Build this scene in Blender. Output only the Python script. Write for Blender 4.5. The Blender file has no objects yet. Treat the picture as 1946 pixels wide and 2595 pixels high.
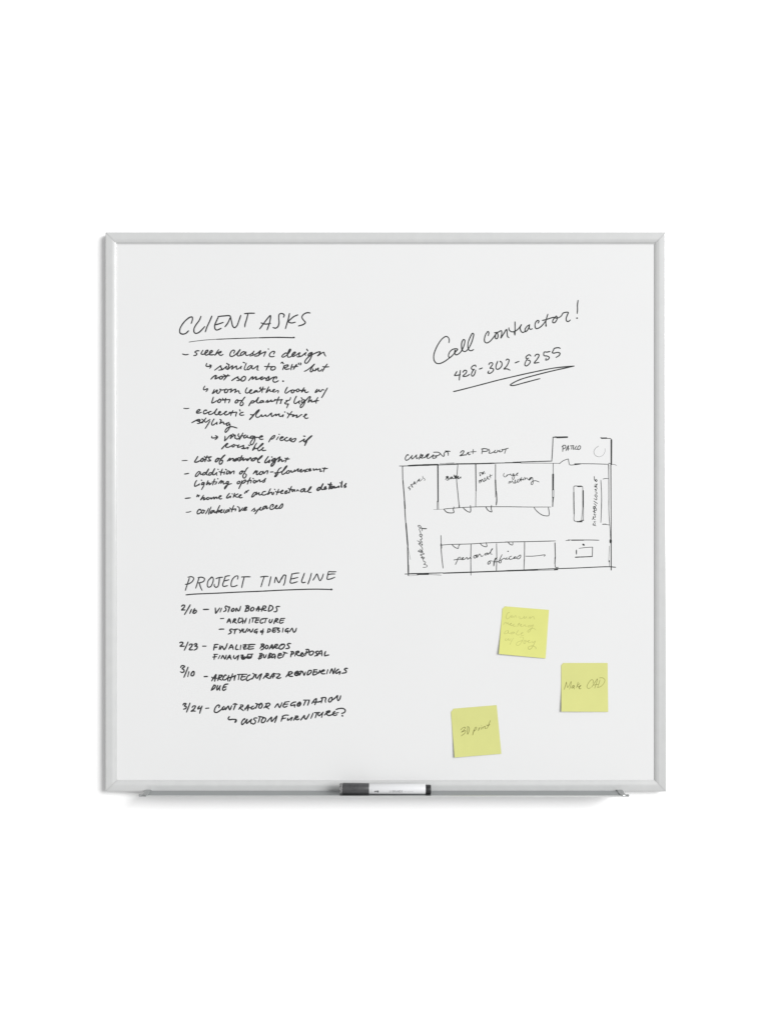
import bpy, bmesh, math, random
from mathutils import Vector, noise

# ------------------------------------------------------------ camera, light
scene = bpy.context.scene
COL = scene.collection
K = 0.000644            # metres per photo pixel on the board's face
YB = -0.012             # the board's face (the wall is y = 0, camera towards -y)
DIST = 1.9
R = math.radians

cam_d = bpy.data.cameras.new('camera')
cam = bpy.data.objects.new('camera', cam_d)
COL.objects.link(cam)
cam.location = (0, YB - DIST, 0)
cam.rotation_euler = (R(90), 0, 0)
cam_d.sensor_fit = 'HORIZONTAL'
cam_d.sensor_width = 36
cam_d.lens = 36 * DIST / (1946 * K)
cam_d.clip_start = 0.05
cam_d.clip_end = 100
scene.camera = cam

world = bpy.data.worlds.new('World')
scene.world = world
world.use_nodes = True
bg = world.node_tree.nodes['Background']
bg.inputs[0].default_value = (1.0, 1.0, 1.0, 1)
bg.inputs[1].default_value = 0.44

def area(name, loc, target, size, power, col=(1, 1, 1)):
    d = bpy.data.lights.new(name, 'AREA')
    d.shape = 'SQUARE'; d.size = size; d.energy = power; d.color = col
    o = bpy.data.objects.new(name, d); COL.objects.link(o)
    o.location = loc
    o.rotation_euler = (Vector(target) - Vector(loc)).to_track_quat('-Z', 'Y').to_euler()
    return o
area('key_softbox', (13.4, -14.5, 5.8), (0, 0, 0), 10.5, 5600)
area('added_front_fill', (-0.6, -5.0, 0.6), (0, 0, 0), 5.5, 34)  # added unseen fill behind the camera, lifts front-facing metal and fills the shade

vs = scene.view_settings
vs.view_transform = 'Standard'
vs.look = 'None'
vs.exposure = 0
vs.gamma = 1
vs.use_curve_mapping = False

# ------------------------------------------------------------ materials
def new_mat(name):
    m = bpy.data.materials.new(name); m.use_nodes = True
    nt = m.node_tree
    return m, nt, nt.nodes['Principled BSDF']

def plain(name, col, rough=0.5, metal=0.0, var=0.03, scale=40, spec=0.5, bump=0.0, stretch=(1, 1, 1)):
    m, nt, b = new_mat(name)
    tc = nt.nodes.new('ShaderNodeTexCoord')
    mp = nt.nodes.new('ShaderNodeMapping'); mp.inputs['Scale'].default_value = stretch
    nz = nt.nodes.new('ShaderNodeTexNoise'); nz.inputs['Scale'].default_value = scale
    nz.inputs['Detail'].default_value = 4
    nt.links.new(tc.outputs['Object'], mp.inputs['Vector'])
    nt.links.new(mp.outputs['Vector'], nz.inputs['Vector'])
    rp = nt.nodes.new('ShaderNodeValToRGB')
    rp.color_ramp.elements[0].position = 0.3; rp.color_ramp.elements[1].position = 0.7
    lo = [c * (1 - var) for c in col]; hi = [min(1, c * (1 + var)) for c in col]
    rp.color_ramp.elements[0].color = (*lo, 1); rp.color_ramp.elements[1].color = (*hi, 1)
    nt.links.new(nz.outputs['Fac'], rp.inputs['Fac'])
    nt.links.new(rp.outputs['Color'], b.inputs['Base Color'])
    b.inputs['Roughness'].default_value = rough
    b.inputs['Metallic'].default_value = metal
    b.inputs['Specular IOR Level'].default_value = spec
    if bump:
        bp = nt.nodes.new('ShaderNodeBump'); bp.inputs['Strength'].default_value = bump
        bp.inputs['Distance'].default_value = 0.0003
        nt.links.new(nz.outputs['Fac'], bp.inputs['Height'])
        nt.links.new(bp.outputs['Normal'], b.inputs['Normal'])
    return m

M = {}
M['wall'] = plain('white_wall_paint', (0.86, 0.86, 0.86), 0.9, var=0.01, scale=300, bump=0.1, spec=0.2)
M['board'] = plain('whiteboard_enamel', (0.610, 0.612, 0.612), 0.30, var=0.006, scale=5, spec=0.1)
M['alu'] = plain('satin_aluminium', (0.545, 0.55, 0.548), 0.20, 0.30, var=0.02, scale=60, stretch=(1, 1, 1))
M['shelf'] = plain('grey_brushed_aluminium', (0.32, 0.335, 0.34), 0.30, 0.8, var=0.05, scale=30, stretch=(0.6, 30, 30))
M['lip'] = plain('bright_aluminium_edge', (0.80, 0.81, 0.80), 0.3, 1.0, var=0.03, scale=60)
M['bracket'] = plain('dull_cast_aluminium', (0.40, 0.41, 0.41), 0.35, 1.0, var=0.08, scale=200)
M['seam'] = plain('dark_joint_backing', (0.25, 0.25, 0.25), 0.8, var=0.05)
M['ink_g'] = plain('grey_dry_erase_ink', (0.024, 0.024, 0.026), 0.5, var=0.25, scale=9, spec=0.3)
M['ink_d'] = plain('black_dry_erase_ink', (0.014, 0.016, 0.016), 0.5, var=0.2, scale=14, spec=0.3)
M['n1'] = plain('faint_pencil', (0.31, 0.31, 0.09), 0.6, var=0.15, scale=60, spec=0.2)
M['n2'] = plain('soft_pencil', (0.15, 0.145, 0.03), 0.6, var=0.35, scale=60, spec=0.2)
M['n3'] = plain('dark_pencil', (0.095, 0.09, 0.012), 0.6, var=0.35, scale=60, spec=0.2)
for i_, c_ in enumerate(((0.545, 0.555, 0.182), (0.520, 0.527, 0.200), (0.508, 0.517, 0.196))):
    M['paper%d' % i_] = plain('yellow_note_paper', c_, 0.85, var=0.02, scale=22 + 5 * i_, bump=0.3, spec=0.15)
M['cap'] = plain('dark_grey_cap_plastic', (0.050, 0.050, 0.052), 0.30, var=0.08, scale=120)
M['emboss'] = plain('raised_cap_plastic', (0.022, 0.022, 0.024), 0.4, var=0.05)
M['body'] = plain('white_marker_plastic', (0.585, 0.59, 0.60), 0.3, var=0.01, scale=40)
M['plug'] = plain('black_plug_plastic', (0.014, 0.014, 0.015), 0.35, var=0.2, scale=200)
M['print'] = plain('dark_grey_print', (0.05, 0.05, 0.055), 0.5, var=0.05)
M['print_l'] = plain('pale_grey_print', (0.24, 0.24, 0.25), 0.5, var=0.05)
M['print_f'] = plain('faint_grey_print', (0.40, 0.40, 0.41), 0.5, var=0.05)

# speckled grip ring of the cap
m, nt, b = new_mat('speckled_grip_rubber')
tc = nt.nodes.new('ShaderNodeTexCoord')
vo = nt.nodes.new('ShaderNodeTexVoronoi'); vo.inputs['Scale'].default_value = 900
rp = nt.nodes.new('ShaderNodeValToRGB')
rp.color_ramp.elements[0].position = 0.42; rp.color_ramp.elements[1].position = 0.58
rp.color_ramp.elements[0].color = (0.012, 0.012, 0.012, 1); rp.color_ramp.elements[1].color = (0.30, 0.30, 0.30, 1)
nt.links.new(tc.outputs['Object'], vo.inputs['Vector'])
nt.links.new(vo.outputs['Distance'], rp.inputs['Fac'])
nt.links.new(rp.outputs['Color'], b.inputs['Base Color'])
b.inputs['Roughness'].default_value = 0.5
M['grip'] = m

# ------------------------------------------------------------ helpers
def mesh_obj(name, verts, faces, mat, parent=None, label=None, smooth=False, bevel=0.0):
    me = bpy.data.meshes.new(name)
    me.from_pydata([tuple(v) for v in verts], [], faces)
    me.validate()
    me.materials.append(mat)
    if smooth:
        for p in me.polygons: p.use_smooth = True
    o = bpy.data.objects.new(name, me); COL.objects.link(o)
    if parent: o.parent = parent
    if label: o['label'] = label
    if bevel:
        bv = o.modifiers.new('bevel', 'BEVEL'); bv.width = bevel; bv.segments = 3
        bv.limit_method = 'ANGLE'
    return o

def fix_normals(o):
    bm = bmesh.new(); bm.from_mesh(o.data)
    bmesh.ops.recalc_face_normals(bm, faces=bm.faces)
    bm.to_mesh(o.data); bm.free()

def box(name, x0, x1, y0, y1, z0, z1, mat, parent=None, label=None, bevel=0.0):
    v = [(x, y, z) for x in (x0, x1) for y in (y0, y1) for z in (z0, z1)]
    f = [(0, 1, 3, 2), (4, 6, 7, 5), (0, 4, 5, 1), (2, 3, 7, 6), (0, 2, 6, 4), (1, 5, 7, 3)]
    o = mesh_obj(name, v, f, mat, parent, label, bevel=bevel)
    fix_normals(o)
    return o

def sharp(o, ang=28):
    for p in o.data.polygons: p.use_smooth = True
    o.data.set_sharp_from_angle(angle=R(ang))

def empty(name, loc, label, cat, group=None):
    o = bpy.data.objects.new(name, None); COL.objects.link(o)
    o.location = loc; o.empty_display_size = 0.05
    o['label'] = label; o['category'] = cat
    if group: o['group'] = group
    return o

def X(px): return (px - 973.0) * K
def Z(py): return (1297.5 - py) * K

# ------------------------------------------------------------ the wall
w = box('wall', -4.0, 4.0, 0.0, 0.12, -3.0, 3.0, M['wall'])
w['kind'] = 'structure'

# ------------------------------------------------------------ the whiteboard
board = empty('whiteboard', (0, 0, 0),
              'square whiteboard in a silver aluminium frame on the white wall', 'whiteboard')

L0, L1, T0, T1 = 268.3, 1686.6, 589.0, 2005.8        # outer edges of the frame in photo pixels
IL, IR_, IT, IB = 296.2, 1657.6, 617.6, 1977.8       # visible writing surface
box('writing_surface', X(IL - 6), X(IR_ + 6), YB, YB + 0.010, Z(IB + 6), Z(IT - 6), M['board'], board)
box('backing', X(L0 + .8), X(L1 - .8), YB + 0.0102, -0.0005, Z(T1 - .8), Z(T0 + .8), M['seam'], board)

# profile across a rail: t in photo pixels from the outer edge, h in metres off the wall
PROF = [(6, .0006), (0, .0006), (0, .0149), (.25, .0152), (.7, .01528), (4, .01535), (9, .01545),
        (14, .0155), (17.6, .01552), (18.4, .0154), (21, .0150), (25.3, .0140),
        (25.5, .0135), (25.9, .0134), (28.2, .0130), (28.6, .0128), (28.6, .0121), (24, .0121)]
def rail(side):
    V = []
    gap = 0.35       # half of the mitre joint, photo pixels
    for t, h in PROF:
        if side == 'top':
            a, b_ = (L0 + t + gap, T0 + t), (L1 - t - gap, T0 + t)
        elif side == 'bottom':
            a, b_ = (L0 + t + gap, T1 - t), (L1 - t - gap, T1 - t)
        elif side == 'left':
            a, b_ = (L0 + t, T0 + t + gap), (L0 + t, T1 - t - gap)
        else:
            a, b_ = (L1 - t, T0 + t + gap), (L1 - t, T1 - t - gap)
        V.append((X(a[0]), -h, Z(a[1]))); V.append((X(b_[0]), -h, Z(b_[1])))
    n = len(PROF); F = []
    for i in range(n):
        j = (i + 1) % n
        F.append((2 * i, 2 * j, 2 * j + 1, 2 * i + 1))
    F.append(tuple(2 * i for i in range(n))); F.append(tuple(2 * i + 1 for i in reversed(range(n))))
    o = mesh_obj('frame_rail', V, F, M['alu'], board)
    fix_normals(o); sharp(o, 20)
    return o
for s in ('top', 'left', 'right', 'bottom'): rail(s)
for cx, sx in ((L0, 1), (L1, -1)):      # joint pieces inside the mitred corners
    for cy, sy in ((T0, 1), (T1, -1)):
        xa, xb = sorted((X(cx + sx * .5), X(cx + sx * 22))); za, zb = sorted((Z(cy + sy * .5), Z(cy + sy * 22)))
        box('corner_joint', xa, xb, -.0142, -.0125, za, zb, M['seam'], board)

# ------------------------------------------------------------ the pen tray
ZS = Z(2003.3)                 # shelf top
YF = -0.0160                   # where the tray meets the frame
YE = -0.0482                   # its front edge
tray = bpy.data.objects.new('pen_tray', None); COL.objects.link(tray); tray.parent = board
tray['label'] = 'narrow metal pen tray below the frame'
box('shelf', X(383.8), X(1562.2), YE + 0.0012, -0.0105, ZS - 0.0020, ZS, M['shelf'], tray)
# rounded front lip
def lathe_x(name, prof, cy, cz, mat, parent, label=None, seg=48, ang=30):
    V = []; F = []
    for x, r in prof:
        for k in range(seg):
            a = 2 * math.pi * k / seg
            V.append((x, cy - r * math.cos(a), cz + r * math.sin(a)))
    for i in range(len(prof) - 1):
        for k in range(seg):
            k2 = (k + 1) % seg
            F.append((i * seg + k, i * seg + k2, (i + 1) * seg + k2, (i + 1) * seg + k))
    F.append(tuple(range(seg))); F.append(tuple((len(prof) - 1) * seg + k for k in reversed(range(seg))))
    o = mesh_obj(name, V, F, mat, parent, label)
    fix_normals(o); sharp(o, ang)
    return o
lipr = 0.0014
lathe_x('front_lip', [(X(382), lipr * .8), (X(382.6), lipr), (X(1563.4), lipr), (X(1564), lipr * .8)],
        YE, ZS - lipr + 0.0002, M['lip'], tray, seg=24)
# brackets and end plugs
for sx in (-1, 1):
    cx = X(973)
    xo, xi = 604 * K, 588.5 * K       # arm at the frame, outer and inner
    xo2, xi2 = 601 * K, 587 * K     # arm at the front
    zt = ZS + 0.0017
    V = []
    for (y, a, b_) in ((-0.0110, xo - .003, xi - .003), (YF, xo, xi), (-0.0360, xo2, xi2), (-0.0466, xo2 + .0006, xi2 + .0006)):
        for z in (zt, zt - 0.0032):
            V.append((sx * a, y, z)); V.append((sx * b_, y, z))
    F = []
    for i in range(3):
        q = 4 * i
        F += [(q, q + 1, q + 5, q + 4), (q + 2, q + 6, q + 7, q + 3), (q, q + 4, q + 6, q + 2), (q + 1, q + 3, q + 7, q + 5)]
    F += [(0, 2, 3, 1), (12, 13, 15, 14)]
    o = mesh_obj('bracket', V, F, M['bracket'], tray, bevel=0.0004)
    fix_normals(o)
    x0, x1 = sorted((sx * 0.3809, sx * 0.3923))
    p = 0.0019
    lathe_x('end_plug', [(x0, p * .55), (x0 + .0004, p), (x0 + .003, p), (x0 + .0033, p * .93), (x1 - .0033, p * .93), (x1 - .003, p), (x1 - .0004, p), (x1, p * .6)],
            YE + .0002, ZS + .0001, M['bracket'], tray, seg=24)

# ------------------------------------------------------------ marker writing
REG = {'A': (440, 760, 4.1475), 'K': (1080, 740, 7.541), 'K2': (1280, 740, 7.541), 'F': (450, 1430, 3.95),
       'L': (1000, 1090, 5.53), 'M': (1280, 1090, 5.53), 'N': (1000, 1270, 5.53), 'O': (1280, 1270, 5.53),
       'P': (1250, 1520, 10.369), 'Q': (1400, 1660, 10.369), 'R': (1130, 1770, 10.369), 'S': (840, 1940, 5.925)}
REG.update({'T': (1020, 1125, 11.85), 'T2': (1020, 1190, 10.369), 'T3': (1205, 1185, 33.18), 'T4': (1270, 1190, 16.59),
            'T5': (1490, 1200, 29.49), 'T6': (1490, 1260, 29.49), 'T7': (1050, 1320, 17.7)})
for n, y in (('B', 870), ('C', 970), ('D', 1080), ('E', 1190), ('G', 1520), ('H', 1650), ('J', 1740)):
    REG[n] = (450, y, 6.9125); REG[n + '2'] = (650, y, 6.9125)

def smooth_path(p, sub=5):
    if len(p) < 3: return p
    out = []
    for i in range(len(p) - 1):
        p1, p2 = p[i], p[i + 1]
        p0 = p[i - 1] if i else p1 + (p1 - p2)
        p3 = p[i + 2] if i + 2 < len(p) else p2 + (p2 - p1)
        # centripetal Catmull-Rom
        t0 = 0.0
        t1 = t0 + max(1e-4, (p1 - p0).length ** .5)
        t2 = t1 + max(1e-4, (p2 - p1).length ** .5)
        t3 = t2 + max(1e-4, (p3 - p2).length ** .5)
        for s in range(sub):
            t = t1 + (t2 - t1) * s / sub
            a1 = p0 * ((t1 - t) / (t1 - t0)) + p1 * ((t - t0) / (t1 - t0))
            a2 = p1 * ((t2 - t) / (t2 - t1)) + p2 * ((t - t1) / (t2 - t1))
            a3 = p2 * ((t3 - t) / (t3 - t2)) + p3 * ((t - t2) / (t3 - t2))
            b1 = a1 * ((t2 - t) / (t2 - t0)) + a2 * ((t - t0) / (t2 - t0))
            b2 = a2 * ((t3 - t) / (t3 - t1)) + a3 * ((t - t1) / (t3 - t1))
            out.append(b1 * ((t2 - t) / (t2 - t1)) + b2 * ((t - t1) / (t2 - t1)))
    out.append(p[-1])
    return out

def ink_mesh(strokes, fmap, thick=0.00006, seed=0):
    """strokes: [(width_px, [Vector2 photo px])]; fmap(px, py, dh) -> point; low domed ribbons of dried ink"""
    rnd = random.Random(seed)
    V = []; F = []
    def add(p, dh):
        V.append(fmap(p.x, p.y, dh)); return len(V) - 1
    for si, (wd, pts) in enumerate(strokes):
        pts = smooth_path(pts)
        q = [pts[0]]
        for p in pts[1:]:
            if (p - q[-1]).length > 0.25: q.append(p)
        if len(q) == 1: q.append(q[0] + Vector((0.3, 0)))
        off = rnd.random() * 10; n = len(q)
        base = thick * (0.9 + 0.5 * rnd.random())
        tot = sum((q[i + 1] - q[i]).length for i in range(n - 1))
        acc = 0; prev = None
        for i, p in enumerate(q):
            if i: acc += (p - q[i - 1]).length
            w_ = wd * 0.5 * (0.97 + 0.13 * noise.noise(Vector((acc * 0.09, off, 0))))
            if tot > 8:
                w_ *= 0.86 + 0.14 * min(1, acc / 3.0) if acc < 3 else (0.80 + 0.20 * min(1, (tot - acc) / 4.0))
            d = (q[min(i + 1, n - 1)] - q[max(i - 1, 0)])
            if d.length < 1e-6: d = Vector((1, 0))
            d.normalize(); nn = Vector((-d.y, d.x))
            h = base * (1 + 0.25 * i / n)
            a = add(p + nn * w_, thick * .25); c = add(p, h); b_ = add(p - nn * w_, thick * .25)
            if prev:
                F.append((prev[0], prev[1], c, a)); F.append((prev[1], prev[2], b_, c))
            turn = 0
            if 0 < i < n - 1:
                u = q[i] - q[i - 1]; v = q[i + 1] - q[i]
                if u.length > 1e-6 and v.length > 1e-6: turn = abs(u.angle(v))
            if i in (0, n - 1) or turn > 0.35:
                m_ = 10
                ctr = add(p, h * 1.02)
                ring = [add(p + Vector((math.cos(2 * math.pi * k / m_), math.sin(2 * math.pi * k / m_))) * w_, thick * .22) for k in range(m_)]
                for k in range(m_): F.append((ctr, ring[k], ring[(k + 1) % m_]))
            prev = (a, c, b_)
    return V, F

def board_map(px, py, dh): return (X(px), YB - dh, Z(py))

def parse(txt):
    blocks = []
    for line in txt.strip().split('\n'):
        line = line.strip()
        if not line: continue
        if line[0] == '@':
            nm, lab, rw, mt = line[1:].split(';')
            reg, wd = rw.split(); cur = REG[reg]; wd = float(wd)
            blocks.append([nm, lab, mt, []]); continue
        if line[0] == '#':
            cur = REG[line[1:]]; continue
        for st in line.split('|'):
            tk = st.split(); w_ = wd
            if tk[0][0] == 'w': w_ = float(tk[0][1:]); tk = tk[1:]
            v = [float(t) for t in tk]
            if len(v) % 2: v = v[:-1]
            pts = [Vector((cur[0] + v[i] / cur[2], cur[1] + v[i + 1] / cur[2])) for i in range(0, len(v), 2)]
            blocks[-1][3].append((w_ / cur[2], pts))
    return blocks

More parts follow.
